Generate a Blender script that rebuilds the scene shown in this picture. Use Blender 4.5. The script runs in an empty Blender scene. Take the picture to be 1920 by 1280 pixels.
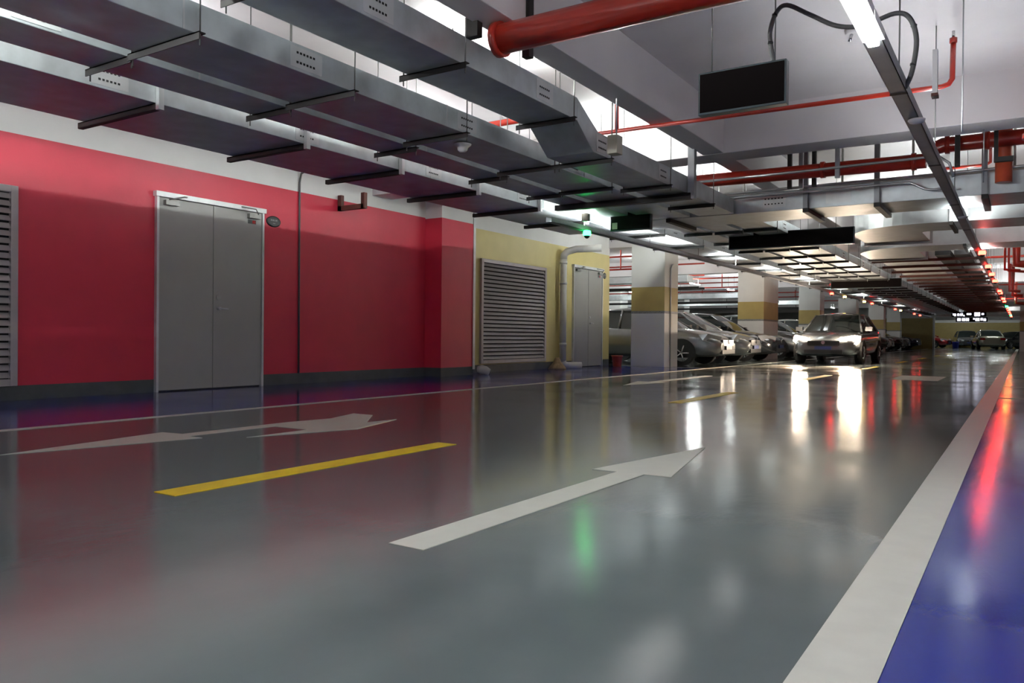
import bpy, bmesh, math, random
from mathutils import Vector, Matrix
random.seed(7)
C = bpy.context.scene.collection
S = bpy.context.scene
# ------------------------------------------------------------------ camera
F, YAW, PIT, ROL, H = 1480.0, 0.57388795, -0.00674659, -0.00870144, 0.7
cy, sy, cp, sp, cr, sr = math.cos(YAW), math.sin(YAW), math.cos(PIT), math.sin(PIT), math.cos(ROL), math.sin(ROL)
fw = Vector((-sy*cp, cy*cp, sp)); rt = Vector((cy, sy, 0)); dn = fw.cross(rt)
R_ = rt*cr + dn*sr; D_ = -rt*sr + dn*cr
cam = bpy.data.cameras.new('camera'); co = bpy.data.objects.new('camera', cam); C.objects.link(co)
m = Matrix.Identity(4)
for i in range(3):
    m[i][0] = R_[i]; m[i][1] = -D_[i]; m[i][2] = -fw[i]
m[2][3] = H
co.matrix_world = m
cam.sensor_fit = 'HORIZONTAL'; cam.sensor_width = 36.0; cam.lens = F*36.0/1920.0
cam.clip_start = 0.05; cam.clip_end = 400
S.camera = co
# ------------------------------------------------------------------ light, exposure
w = bpy.data.worlds.new('world'); S.world = w; w.use_nodes = True
w.node_tree.nodes['Background'].inputs[0].default_value = (0.8, 0.85, 1, 1)
w.node_tree.nodes['Background'].inputs[1].default_value = 0.02
S.view_settings.view_transform = 'Standard'; S.view_settings.look = 'None'
S.view_settings.exposure = 1.0; S.view_settings.gamma = 1.0
try: S.view_settings.use_curve_mapping = False
except Exception: pass
S.render.use_motion_blur = False
cyc = S.cycles
cyc.use_denoising = True
cyc.max_bounces = 7; cyc.diffuse_bounces = 5; cyc.glossy_bounces = 4; cyc.transmission_bounces = 4
cyc.sample_clamp_indirect = 6.0; cyc.sample_clamp_direct = 0
cyc.caustics_reflective = False; cyc.caustics_refractive = False
cyc.use_light_tree = True
TUBE = 165.0       # strength of the white lamp tubes
HEAD = 160.0      # strength of the head lamps of the oncoming car
SPOT = 3000.0     # watts of each head lamp beam

# ------------------------------------------------------------------ materials
def mat(name, col, rough=0.5, metal=0.0, var=0.0, scale=6.0, bump=0.0, bscale=40.0, rvar=0.0, coat=0.0, spec=None, stretch=None):
    m = bpy.data.materials.new(name); m.use_nodes = True
    nt = m.node_tree; b = nt.nodes['Principled BSDF']
    b.inputs['Base Color'].default_value = (*col, 1); b.inputs['Roughness'].default_value = rough
    b.inputs['Metallic'].default_value = metal
    if coat: b.inputs['Coat Weight'].default_value = coat; b.inputs['Coat Roughness'].default_value = 0.05
    if spec is not None: b.inputs['Specular IOR Level'].default_value = spec
    tc = nt.nodes.new('ShaderNodeTexCoord'); mp = nt.nodes.new('ShaderNodeMapping')
    nt.links.new(tc.outputs['Object'], mp.inputs[0])
    if stretch: mp.inputs['Scale'].default_value = stretch
    n = nt.nodes.new('ShaderNodeTexNoise'); n.inputs['Scale'].default_value = scale; n.inputs['Detail'].default_value = 6
    nt.links.new(mp.outputs[0], n.inputs['Vector'])
    if var:
        r = nt.nodes.new('ShaderNodeValToRGB')
        r.color_ramp.elements[0].position = 0.3; r.color_ramp.elements[1].position = 0.7
        r.color_ramp.elements[0].color = (*[c*(1-var) for c in col], 1)
        r.color_ramp.elements[1].color = (*[min(1, c*(1+var)) for c in col], 1)
        nt.links.new(n.outputs['Fac'], r.inputs[0]); nt.links.new(r.outputs[0], b.inputs['Base Color'])
    if rvar:
        q = nt.nodes.new('ShaderNodeMapRange'); q.inputs['From Min'].default_value = 0.3; q.inputs['From Max'].default_value = 0.7
        q.inputs['To Min'].default_value = max(0.02, rough-rvar); q.inputs['To Max'].default_value = rough+rvar
        nt.links.new(n.outputs['Fac'], q.inputs[0]); nt.links.new(q.outputs[0], b.inputs['Roughness'])
    if bump:
        n2 = nt.nodes.new('ShaderNodeTexNoise'); n2.inputs['Scale'].default_value = bscale; n2.inputs['Detail'].default_value = 3
        nt.links.new(mp.outputs[0], n2.inputs['Vector'])
        bp = nt.nodes.new('ShaderNodeBump'); bp.inputs['Strength'].default_value = bump; bp.inputs['Distance'].default_value = 0.01
        nt.links.new(n2.outputs['Fac'], bp.inputs['Height']); nt.links.new(bp.outputs[0], b.inputs['Normal'])
    return m
def emis(name, col, s):
    m = bpy.data.materials.new(name); m.use_nodes = True; nt = m.node_tree
    b = nt.nodes['Principled BSDF']; b.inputs['Base Color'].default_value = (*[c*.5 for c in col], 1)
    b.inputs['Emission Color'].default_value = (*col, 1); b.inputs['Emission Strength'].default_value = s
    return m
def floor_detail(m):
    nt = m.node_tree; b = nt.nodes['Principled BSDF']; L_ = nt.links
    tc = nt.nodes.new('ShaderNodeTexCoord'); mp = nt.nodes.new('ShaderNodeMapping'); mp.inputs['Scale'].default_value = (9, 3.2, 1)
    L_.new(tc.outputs['Object'], mp.inputs[0])
    n = nt.nodes.new('ShaderNodeTexNoise'); n.inputs['Scale'].default_value = 3.0; n.inputs['Detail'].default_value = 8; n.inputs['Roughness'].default_value = .65
    L_.new(mp.outputs[0], n.inputs['Vector'])
    old = b.inputs['Normal'].links[0].from_socket
    bp = nt.nodes.new('ShaderNodeBump'); bp.inputs['Strength'].default_value = .045; bp.inputs['Distance'].default_value = .01
    L_.new(n.outputs['Fac'], bp.inputs['Height']); L_.new(old, bp.inputs['Normal']); L_.new(bp.outputs[0], b.inputs['Normal'])
    return m
FS = dict(rough=0.115, rvar=0.055, scale=0.9, bump=0.05, bscale=2.2)
M = {}
M['floor'] = mat('grey_epoxy_floor', (0.125, 0.152, 0.154), var=0.16, coat=0.0, **FS)
M['blue'] = mat('blue_epoxy_floor', (0.014, 0.028, 0.25), var=0.2, **FS)
floor_detail(M['floor']); floor_detail(M['blue'])
M['white_paint'] = mat('white_floor_paint', (0.56, 0.56, 0.50), 0.42, var=0.07, scale=9, rvar=.08)
M['yellow_paint'] = mat('yellow_floor_paint', (0.95, 0.66, 0.012), 0.4, var=0.1, scale=9)
M['red_wall'] = mat('red_wall_paint', (0.55, 0.03, 0.06), 0.42, var=0.05, scale=3, bump=.08, bscale=25)
M['yellow_wall'] = mat('yellow_wall_paint', (0.60, 0.50, 0.21), 0.5, var=0.05, scale=3, bump=.08, bscale=25)
M['white_wall'] = mat('white_wall_paint', (0.72, 0.71, 0.69), 0.55, var=0.04, scale=2, bump=.08, bscale=25)
M['ceil'] = mat('ceiling_paint', (0.72, 0.675, 0.685), 0.7, var=0.06, scale=1.2)
M['band'] = mat('ochre_band', (0.42, 0.32, 0.11), 0.45, var=0.06, scale=4)
M['base'] = mat('dark_grey_base', (0.055, 0.06, 0.06), 0.5, var=0.2, scale=5)
M['strip'] = mat('grey_marking_strip', (0.20, 0.20, 0.20), 0.5, var=0.5, scale=40)
M['galv'] = mat('galvanised_sheet', (0.58, 0.62, 0.64), 0.42, 0.72, var=0.16, scale=5, rvar=.1)
M['galv2'] = mat('white_galvanised_sheet', (0.66, 0.67, 0.68), 0.45, 0.55, var=0.1, scale=5, rvar=.08)
M['dark'] = mat('dark_steel', (0.018, 0.016, 0.015), 0.6, 0.0, var=0.2)
M['rod'] = mat('threaded_rod_steel', (0.25, 0.25, 0.24), 0.4, 0.8)
M['hole'] = mat('black_slot', (0.01, 0.01, 0.01), 0.8)
M['tray'] = mat('grey_cable_tray', (0.30, 0.31, 0.33), 0.42, 0.3, var=0.1)
M['redpipe'] = mat('red_pipe_paint', (0.44, 0.03, 0.016), 0.28, var=0.18, scale=4, coat=.3)
M['orange'] = mat('orange_red_enamel', (0.75, 0.12, 0.05), 0.35, var=0.15)
M['conduit'] = mat('silver_conduit', (0.55, 0.56, 0.58), 0.3, 0.85)
M['flex'] = mat('grey_flexible_conduit', (0.10, 0.10, 0.10), 0.45, bump=.5, bscale=120)
M['black'] = mat('black_plastic', (0.014, 0.014, 0.016), 0.35)
M['screen'] = mat('black_screen', (0.0045, 0.003, 0.003), 0.7, spec=0.06)
M['frame'] = mat('dark_grey_frame', (0.06, 0.08, 0.09), 0.35, 0.4)
M['door'] = mat('grey_door_paint', (0.33, 0.32, 0.30), 0.35, var=0.04, scale=2)
M['louvre'] = mat('pinkish_grey_louvre', (0.42, 0.38, 0.38), 0.4, 0.2, var=.05)
M['pvc'] = mat('white_pvc', (0.62, 0.60, 0.56), 0.4, var=.05)
M['beige'] = mat('beige_plastic', (0.55, 0.52, 0.42), 0.5)
M['white_pl'] = mat('white_plastic', (0.72, 0.70, 0.70), 0.45)
M['sand'] = mat('brown_putty', (0.35, 0.24, 0.13), 0.8, var=.3, scale=20)
M['rust_redlit'] = mat('dark_red_brown_steel', (0.12, 0.04, 0.03), 0.6, var=.3)
M['chrome'] = mat('chrome', (0.7, 0.7, 0.7), 0.12, 1.0)
M['glass'] = mat('dark_car_glass', (0.012, 0.018, 0.018), 0.06, 0.0, coat=.6)
M['tyre'] = mat('tyre_rubber', (0.012, 0.012, 0.012), 0.7)
M['lens'] = mat('clear_lamp_lens', (0.35, 0.36, 0.38), 0.12, 0.1, coat=.8)
M['tail'] = mat('red_lamp_lens', (0.35, 0.01, 0.01), 0.15, coat=.8)
M['plate'] = mat('blue_licence_plate', (0.02, 0.035, 0.13), 0.35)
M['sticker'] = mat('pale_pink_sticker', (0.62, 0.45, 0.45), 0.6)
M['bluepl'] = mat('blue_plastic', (0.03, 0.04, 0.42), 0.4)
M['tube'] = emis('lamp_tube_glow', (0.93, 1.0, 0.97), TUBE)
M['tube2'] = emis('broad_lamp_tube_glow', (0.96, 0.98, 1.0), 42)
M['tube3'] = emis('dim_lamp_tube_glow', (0.93, 1.0, 0.95), 170)
M['tube4'] = emis('added_wall_lamp_glow', (0.95, 0.99, 1.0), 780)
M['tube5'] = emis('weak_lamp_tube_glow', (0.95, 0.99, 1.0), 55)
M['ledtext'] = emis('white_led_text', (0.82, 0.82, 1.0), 2.2)
M['ledred'] = emis('red_led', (1.0, 0.02, 0.012), 22)
M['ledgreen'] = emis('green_led', (0.02, 1.0, 0.16), 13)
M['ledyellow'] = emis('yellow_led', (1.0, 0.62, 0.14), 12)
M['headglow'] = emis('lit_head_lamp', (1.0, 0.80, 0.60), HEAD)
M['fogglow'] = emis('lit_fog_lamp', (1.0, 0.72, 0.48), HEAD*.4)
PAINT = {}
for k, c, me in (('silver', (.24, .25, .26), .6), ('white', (.5, .5, .49), 0), ('black', (.012, .013, .016), .2), ('grey', (.10, .105, .11), .6),
                 ('champagne', (.40, .38, .30), .6), ('red', (.25, .012, .016), .3), ('blue', (.02, .03, .09), .4)):
    PAINT[k] = mat(k+'_car_paint', c, 0.22, me, coat=1.0)

# ------------------------------------------------------------------ mesh helpers
class MB:
    def __init__(s): s.b = bmesh.new(); s.mi = 0
    def face(s, pts):
        vs = [s.b.verts.new(p) for p in pts]; f = s.b.faces.new(vs); f.material_index = s.mi; return f
    def box(s, x0, x1, y0, y1, z0, z1):
        v = [s.b.verts.new((x, y, z)) for x in (x0, x1) for y in (y0, y1) for z in (z0, z1)]
        for q in ((0, 1, 3, 2), (4, 6, 7, 5), (0, 4, 5, 1), (2, 3, 7, 6), (0, 2, 6, 4), (1, 5, 7, 3)):
            f = s.b.faces.new([v[i] for i in q]); f.material_index = s.mi
        return s
    def tube(s, pts, r, n=12, cap=True, radii=None):
        pts = [Vector(p) for p in pts]; rings = []; prev = None
        for i, p in enumerate(pts):
            if i == 0: t = pts[1]-p
            elif i == len(pts)-1: t = p-pts[i-1]
            else: t = (pts[i+1]-p).normalized()+(p-pts[i-1]).normalized()
            t.normalize()
            if prev is None:
                a = Vector((0, 0, 1)) if abs(t.z) < .9 else Vector((1, 0, 0)); u = t.cross(a).normalized()
            else:
                u = (prev-t*prev.dot(t)).normalized()
            prev = u; v = t.cross(u); rr = radii[i] if radii else r
            rings.append([s.b.verts.new(p+(u*math.cos(2*math.pi*k/n)+v*math.sin(2*math.pi*k/n))*rr) for k in range(n)])
        for a, b in zip(rings, rings[1:]):
            for k in range(n):
                f = s.b.faces.new((a[k], a[(k+1) % n], b[(k+1) % n], b[k])); f.smooth = True; f.material_index = s.mi
        if cap:
            for rg in (rings[0][::-1], rings[-1]):
                f = s.b.faces.new(rg); f.material_index = s.mi
        return s
    def lathe(s, prof, n=16, c=(0, 0, 0)):
        rings = [[s.b.verts.new((c[0]+r*math.cos(2*math.pi*k/n), c[1]+r*math.sin(2*math.pi*k/n), c[2]+z)) for k in range(n)] for r, z in prof]
        for a, b in zip(rings, rings[1:]):
            for k in range(n):
                f = s.b.faces.new((a[k], a[(k+1) % n], b[(k+1) % n], b[k])); f.smooth = True; f.material_index = s.mi
        for rg in (rings[0][::-1], rings[-1]): s.b.faces.new(rg).material_index = s.mi
        return s
    def prism(s, poly, z0, z1):
        a = [s.b.verts.new((x, y, z0)) for x, y in poly]; b = [s.b.verts.new((x, y, z1)) for x, y in poly]; n = len(a)
        s.b.faces.new(a[::-1]).material_index = s.mi; s.b.faces.new(b).material_index = s.mi
        for k in range(n): s.b.faces.new((a[k], a[(k+1) % n], b[(k+1) % n], b[k])).material_index = s.mi
        return s
    def build(s, name, ms, parent=None, bevel=0, origin=None):
        bmesh.ops.recalc_face_normals(s.b, faces=s.b.faces)
        me = bpy.data.meshes.new(name)
        if origin is not None:
            bmesh.ops.translate(s.b, verts=s.b.verts, vec=-Vector(origin))
        s.b.to_mesh(me); s.b.free()
        for x in (ms if isinstance(ms, (list, tuple)) else [ms]): me.materials.append(x)
        o = bpy.data.objects.new(name, me); C.objects.link(o)
        if origin is not None: o.location = origin
        if parent is not None: o.parent = parent
        if bevel:
            md = o.modifiers.new('bevel', 'BEVEL'); md.width = bevel; md.segments = 2; md.limit_method = 'ANGLE'
        return o
def thing(name, label, cat, loc=(0, 0, 0), rz=0, group=None):
    o = bpy.data.objects.new(name, None); C.objects.link(o); o.empty_display_size = .2
    o.location = loc; o.rotation_euler = (0, 0, rz); o['label'] = label; o['category'] = cat
    if group: o['group'] = group
    return o
def tag(o, label, cat, group=None):
    o['label'] = label; o['category'] = cat
    if group: o['group'] = group
    return o
def struct(o, label=None):
    o['kind'] = 'structure'
    if label: o['label'] = label
    return o
def box(x0, x1, y0, y1, z0, z1): return MB().box(x0, x1, y0, y1, z0, z1)
ORD = ['nearest', 'second', 'third', 'fourth', 'fifth', 'sixth', 'seventh', 'eighth', 'ninth', 'tenth', 'eleventh', 'twelfth', 'thirteenth', 'fourteenth',
       'fifteenth', 'sixteenth', 'seventeenth', 'eighteenth', 'nineteenth', 'twentieth', 'twenty-first', 'twenty-second', 'twenty-third', 'twenty-fourth']

# ------------------------------------------------------------------ setting
ZS = 3.40                                   # slab underside
XW = -8.64                                  # left wall face
YE = 84.0
f = MB()
def fq(x0, x1, y0, y1, k):
    f.mi = k; f.face([(x0, y0, 0), (x1, y0, 0), (x1, y1, 0), (x0, y1, 0)])
fq(-6.05, -0.24, -8, YE, 0); fq(-0.24, 6.5, -8, 11.2, 1); fq(-0.24, 6.5, 11.2, YE, 0); fq(XW, -6.05, -8, 17.8, 1)
fq(-26, -6.05, 17.8, YE, 0)
struct(f.build('floor', [M['floor'], M['blue']]), 'glossy epoxy floor, grey lane between blue strips')
struct(box(-26.3, 6.8, -8.3, YE+.3, ZS, ZS+.3).build('ceiling', M['ceil']), 'painted concrete ceiling slab above the pipes and ducts')
# left wall: red part, pale top, yellow part
L = MB()
ys = (-8, 12.04, 17.8)
def wallseg(b, y0, y1, z0, z1, k): b.mi = k; b.box(XW-.25, XW, y0, y1, z0, z1)
wallseg(L, -8, 11.54, .15, 2.72, 0); wallseg(L, -8, 17.8, 2.72, ZS, 1); wallseg(L, 11.54, 17.8, .15, 2.72, 2); wallseg(L, -8, 17.8, 0, .15, 3)
struct(L.build('wall_left', [M['red_wall'], M['white_wall'], M['yellow_wall'], M['base']]), 'red wall with pale top and dark base, yellow at the far end')
P = MB()
for k, z0, z1 in ((3, 0, .15), (0, .15, 2.70), (1, 2.70, ZS)):
    P.mi = k; P.box(XW+.001, -8.28, 10.59, 11.54, z0, z1)
o = P.build('trim_1', [M['red_wall'], M['white_wall'], M['yellow_wall'], M['base']]); struct(o, 'shallow red pier standing out of the left wall')
g = box(-8.285, -8.265, 11.50, 11.56, 0.1, ZS).build('trim_2', M['galv2']); struct(g, 'pale metal corner guard at the far edge of the red pier')
W2 = MB()
for k, z0, z1 in ((3, 0, .15), (2, .15, 1.2), (1, 1.2, ZS)):
    W2.mi = k; W2.box(-26, XW-.25, 17.55, 17.8, z0, z1)
struct(W2.build('wall_side', [M['red_wall'], M['white_wall'], M['band'], M['base']]), 'wall turning away behind the far end of the yellow wall')
W3 = MB()
for k, z0, z1 in ((3, 0, .15), (1, .15, .95), (2, .95, 1.45), (1, 1.45, ZS)):
    W3.mi = k; W3.box(-26.3, -26, 17.5, YE, z0, z1)
struct(W3.build('wall_back', [M['red_wall'], M['white_wall'], M['band'], M['base']]), 'white back wall with an ochre band beyond the parked cars')
W4 = MB()
for k, z0, z1 in ((3, 0, .15), (1, .15, 1.3), (2, 1.3, 1.9), (1, 1.9, ZS)):
    W4.mi = k; W4.box(6.5, 6.8, -8.3, YE, z0, z1)
struct(W4.build('wall_right', [M['red_wall'], M['white_wall'], M['band'], M['base']]), 'white wall with an ochre band right of the blue bays')
W5 = MB()
for k, z0, z1 in ((0, 0, 2.3), (1, 2.3, ZS)):
    W5.mi = k; W5.box(-26.3, 6.8, YE, YE+.3, z0, z1)
struct(W5.build('wall_far', [M['band'], M['white_wall']]), 'ochre wall closing the far end of the garage')
struct(box(-26.3, 6.8, -8.3, -8, 0, ZS).build('wall_rear', M['white_wall']), 'white wall behind the viewer')
W6 = MB(); W6.mi = 0; W6.box(-14, -5.75, 68, 68.25, 0, 2.35); W6.mi = 1; W6.box(-14, -5.75, 68, 68.25, 2.35, ZS); W6.mi = 1; W6.box(-5.75, -5.62, 67.98, 68.27, 0, 2.5)
struct(W6.build('wall_end', [M['band'], M['white_wall']]), 'ochre cross wall with a white corner post at the end of the lane')
# beams
tn = 2
def beam(x0, x1, y0, y1, z0, lab):
    global tn; tn += 1
    struct(box(x0, x1, y0, y1, z0, ZS+.05).build('trim_%d' % tn, M['ceil'], bevel=.008), lab)
for i, y in enumerate([0.80]+[9.27+8.5*k for k in range(8)]):
    beam(-26, 6.5, y, y+.45, 2.90, ORD[i]+' concrete beam crossing the ceiling above the lane' if y < 17 else ORD[i]+' concrete cross beam in line with the columns')
    if i < 8:
        y1 = 9.27+8.5*i if i else 9.27
        beam(-3.27, -3.01, y+.45, y1 if i else 9.27, 2.905, ORD[i]+' beam running along the lane between two cross beams')
beam(-7.85, -7.2, 18.2, 77.5, 2.92, 'concrete beam over the row of columns')
# columns
def column(x0, y0, lab, w=.85, d=.85, grp='square columns with an ochre band'):
    b = MB()
    for k, z0, z1 in ((0, 0, 1.27), (3, 1.27, 1.33), (2, 1.33, 1.90), (0, 1.90, 2.95)):
        b.mi = k; b.box(x0-w, x0, y0, y0+d, z0, z1)
    o = b.build('column', [M['white_wall'], M['base'], M['band'], M['strip']], origin=(x0-w/2, y0+d/2, 0)); tag(o, lab, 'column', grp); return o
cols = [17.6, 26.1, 34.6, 43.1, 52.6, 60.3]
for i, y in enumerate(cols):
    c = column(-7.1, y, ['square white column with ochre band, nearest of the row past the yellow wall', 'second square column of the row, wider on its lane side',
        'third banded column of the row behind the parked cars', 'fourth banded column of the row behind the parked cars', 'fifth banded column of the row, far down the lane',
        'sixth banded column, last before the ochre cross wall'][i], d=(1.8 if i == 1 else .85))
    if i == 0:
        MB().tube([(-7.085, 17.95, 0.0), (-7.085, 17.95, 2.35), (-7.085, 18.0, 2.42), (-7.085, 18.1, 2.46)], .013, 8).build('conduit', M['conduit'], c).matrix_parent_inverse = Matrix.Translation(-Vector(c.location))
column(0.7, 60, 'brown banded column at the far right end of the blue bays')
for i, y in enumerate((17.6, 26.1, 34.6, 43.1)):
    column(-16.2, y, 'banded column in the row across the second aisle, %s along' % ORD[i], grp='columns of the second aisle')

# ------------------------------------------------------------------ floor markings
def mark(poly, m_, lab, name='painted_line', cat='floor marking', grp=None):
    o = MB().prism(poly, 0.0005, 0.003).build(name, m_); return tag(o, lab, cat, grp)
mark([(-.40, -3), (-.24, -3), (-.24, 74), (-.40, 74)], M['white_paint'], 'wide white line along the right edge of the lane beside the blue bays')
mark([(-6.10, -3), (-6.0, -3), (-6.0, 74), (-6.10, 74)], M['white_paint'], 'thin white line along the left edge of the lane')
for i in range(8):
    y = 2.06+6*i-.0
    mark([(-3.20, y), (-3.05, y), (-3.05, y+2.01), (-3.20, y+2.01)], M['yellow_paint'], '%s yellow dash of the lane centre line' % ORD[i] if i else 'yellow dash of the centre line nearest the viewer',
         'painted_dash', grp='yellow centre line dashes')
mark([(-1.78, 2.0), (-1.63, 2.0), (-1.61, 3.74), (-1.47, 3.75), (-1.69, 4.90), (-1.90, 3.73), (-1.76, 3.74)], M['white_paint'],
     'large white arrow pointing away in the right half of the lane', 'painted_arrow', grp=None)
mark([(-4.86, 2.18), (-4.60, 3.31), (-4.75, 3.31), (-4.75, 4.05), (-4.39, 4.05), (-4.39, 3.50), (-4.14, 4.30), (-4.36, 4.99), (-4.39, 4.66), (-4.75, 5.12), (-4.98, 5.12), (-4.83, 4.70), (-4.89, 4.30), (-4.89, 3.36), (-5.08, 3.33)],
     M['white_paint'], 'white double arrow, ahead and turning, in the left half of the lane', 'painted_arrow')
mark([(-4.86, 10.5), (-4.60, 11.6), (-4.78, 11.6), (-4.78, 14.2), (-4.93, 14.2), (-4.93, 11.6), (-5.12, 11.6)], M['white_paint'], 'white arrow far along the left half of the lane by the first parked cars', 'painted_arrow')
mark([(-1.95, 15.2), (-1.2, 15.2), (-1.2, 17.0), (-1.95, 17.0)], M['white_paint'], 'pale rectangle painted on the right half of the lane further on', 'painted_patch')
for i in range(4):
    y = 11.2+2.8*i
    mark([(-.24, y), (6, y), (6, y+.1), (-.24, y+.1)], M['white_paint'], '%s white bay line crossing right of the wide white line' % ORD[i], grp='right bay lines')
mark([(XW+.3, 17.6), (-6.1, 17.6), (-6.1, 17.7), (XW+.3, 17.7)], M['white_paint'], 'white bay line on blue floor by the end of the yellow wall')

# ------------------------------------------------------------------ fittings of the left wall
def louvre(name, y0, y1, z0, z1, lab):
    n = thing(name, lab, 'vent', (XW, (y0+y1)/2, z0))
    inv = Matrix.Translation(-Vector(n.location))
    def fin(o): o.matrix_parent_inverse = inv; return o
    b = MB(); t = .07
    b.box(XW, XW+.05, y0, y0+t, z0, z1); b.box(XW, XW+.05, y1-t, y1, z0, z1); b.box(XW, XW+.05, y0+t, y1-t, z0, z0+t); b.box(XW, XW+.05, y0+t, y1-t, z1-t, z1)
    fin(b.build('frame', M['louvre'], n, bevel=.004))
    b = MB(); k = int((z1-z0-2*t)/.075)
    for i in range(k):
        z = z0+t+(i+.5)*(z1-z0-2*t)/k
        b.face([(XW+.008, y0+t, z+.030), (XW+.008, y1-t, z+.030), (XW+.046, y1-t, z-.022), (XW+.046, y0+t, z-.022)])
        b.face([(XW+.006, y0+t, z+.026), (XW+.006, y1-t, z+.026), (XW+.044, y1-t, z-.027), (XW+.044, y0+t, z-.027)])
    fin(b.build('slats', M['louvre'], n))
    fin(box(XW+.001, XW+.004, y0+t, y1-t, z0+t, z1-t).build('backing', M['hole'], n))
louvre('wall_louvre', 1.9, 4.02, .15, 2.18, 'tall pinkish grey louvre panel in red wall at left edge')
louvre('wall_louvre', 12.22, 14.65, .17, 2.17, 'wide grey louvre panel in the yellow wall')
def ddoor(n_, y0, y1, z1, lab):
    d = bpy.data.objects.new('door_%d' % n_, None); C.objects.link(d); d.location = (XW, (y0+y1)/2, 0); struct(d, lab)
    inv = Matrix.Translation(-Vector(d.location))
    def fin(o): o.matrix_parent_inverse = inv; return o
    b = MB(); b.box(XW, XW+.05, y0, y0+.03, 0, z1); b.box(XW, XW+.05, y1-.03, y1, 0, z1); b.box(XW, XW+.07, y0-.02, y1+.02, z1-.04, z1+.02)
    fin(b.build('door_frame', M['galv2'], d))
    ym = (y0+y1)/2
    for a, c in ((y0+.033, ym-.004), (ym+.004, y1-.033)):
        fin(box(XW, XW+.035, a, c, .015, z1-.045).build('door_leaf', M['door'], d, bevel=.003))
    for yy, s in ((y0+.18, 1), (y1-.18, -1)):
        q = MB(); q.box(XW+.036, XW+.09, yy-.09, yy+.09, z1-.13, z1-.075)
        q.tube([(XW+.09, yy-.05*s, z1-.07), (XW+.2, yy+.08*s, z1-.03), (XW+.05, yy+.22*s, z1+.0)], .008, 6)
        fin(q.build('door_closer', M['rod'], d))
    q = MB(); q.tube([(XW+.036, ym+.07, 1.02), (XW+.09, ym+.07, 1.02)], .02, 10); q.tube([(XW+.085, ym+.06, 1.02), (XW+.085, ym+.19, 1.015)], .010, 8)
    q.tube([(XW+.036, ym+.07, 1.16), (XW+.05, ym+.07, 1.16)], .028, 12)
    fin(q.build('door_handle', M['conduit'], d))
    q = MB(); q.box(XW+.036, XW+.04, y1-.26, y1-.13, z1-.20, z1-.15); 
    fin(q.build('door_plate', M['black'], d))
    q = MB(); q.box(XW+.0405, XW+.042, y1-.19, y1-.14, z1-.195, z1-.155)
    fin(q.build('plate_mark', M['tail'], d))
ddoor(1, 5.55, 7.12, 2.36, 'grey double door in the red wall')
ddoor(2, 15.87, 17.36, 2.33, 'grey double door in the yellow wall')
def oval(y, z, rx, rz, lab):
    t = thing('wall_plaque', lab, 'sign', (XW, y, z))
    b = MB(); n = 24
    ring = lambda s, x: [b.b.verts.new((x, rx*s*math.cos(2*math.pi*k/n), rz*s*math.sin(2*math.pi*k/n))) for k in range(n)]
    a, c, e = ring(1, .0), ring(1, .012), ring(.86, .018)
    for p, q in ((a, c), (c, e)):
        for k in range(n): b.b.faces.new((p[k], p[(k+1) % n], q[(k+1) % n], q[k]))
    b.b.faces.new(e); b.build('plate', M['black'], t)
    q = MB()
    for i in range(4): q.box(.0185, .0195, -.055+i*.03, -.035+i*.03, .005, .028)
    q.box(.0185, .0195, -.02, .02, -.03, -.022)
    q.build('lettering', M['strip'], t)
oval(7.31, 2.24, .12, .075, 'black oval plaque on red wall right of grey double door')
oval(17.52, 2.2, .075, .075, 'small round black plaque right of the yellow wall door')
tag(MB().tube([(XW+.02, 7.76, .15), (XW+.02, 7.76, 2.85), (XW+.05, 7.76, 2.97), (XW+.25, 7.78, 3.05), (-6.6, 7.8, 3.05)], .014, 8).build('wall_conduit', M['flex']),
    'thin dark conduit running up the red wall', 'conduit')
t = thing('drain_pipe', 'white plastic drain pipe with elbows against the yellow wall', 'pipe', (XW+.12, 15.25, 0))
def P_(b, name, m_, t, **k):
    o = b.build(name, m_, t, **k); o.matrix_parent_inverse = Matrix.Translation(-Vector(t.location)); return o
X0 = XW+.12
P_(MB().tube([(X0, 15.25, .14), (X0, 15.25, 2.42)], .075, 16), 'pipe_body', M['pvc'], t)
P_(MB().tube([(X0, 15.25, .16), (X0+.01, 15.27, .09), (X0+.06, 15.35, .06), (X0+.14, 15.48, .06), (X0+.28, 15.60, .06)], .078, 16), 'lower_elbow', M['pvc'], t)
P_(MB().tube([(X0, 15.25, 2.40), (X0, 15.26, 2.50), (X0+.05, 15.32, 2.58), (X0+.2, 15.45, 2.64), (X0+.7, 15.7, 2.66)], .078, 16), 'upper_elbow', M['pvc'], t)
for z in (.5, 1.85, 2.3): P_(MB().tube([(X0, 15.25, z), (X0, 15.25, z+.06)], .083, 16), 'coupling', M['pvc'], t)
b = MB(); b.lathe([(.20, 0), (.17, .05), (.08, .16), (.05, .24)], 12); o = b.build('putty_mound', M['sand']); o.location = (XW+.21, 14.85, .001); tag(o, 'brown cone of putty at the foot of the drain pipe', 'mound')
b = MB(); b.tube([(0, 0, .10), (.06, .02, .10), (.14, .05, .08), (.20, .08, .05)], .08, 12, radii=[.06, .085, .08, .06]); o = b.build('pipe_stub', M['pvc']); o.location = (-8.27, 11.66, -.005)
tag(o, 'short pale pipe stub on the floor beside the red pier', 'pipe')
b = MB(); b.lathe([(.10, 0), (.13, .24), (.14, .24), (.14, .26)], 18); o = b.build('plant_pot', M['orange']); o.location = (-8.1, 17.15, .003); tag(o, 'orange red bucket on the floor beyond the yellow wall door', 'bucket')
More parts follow.
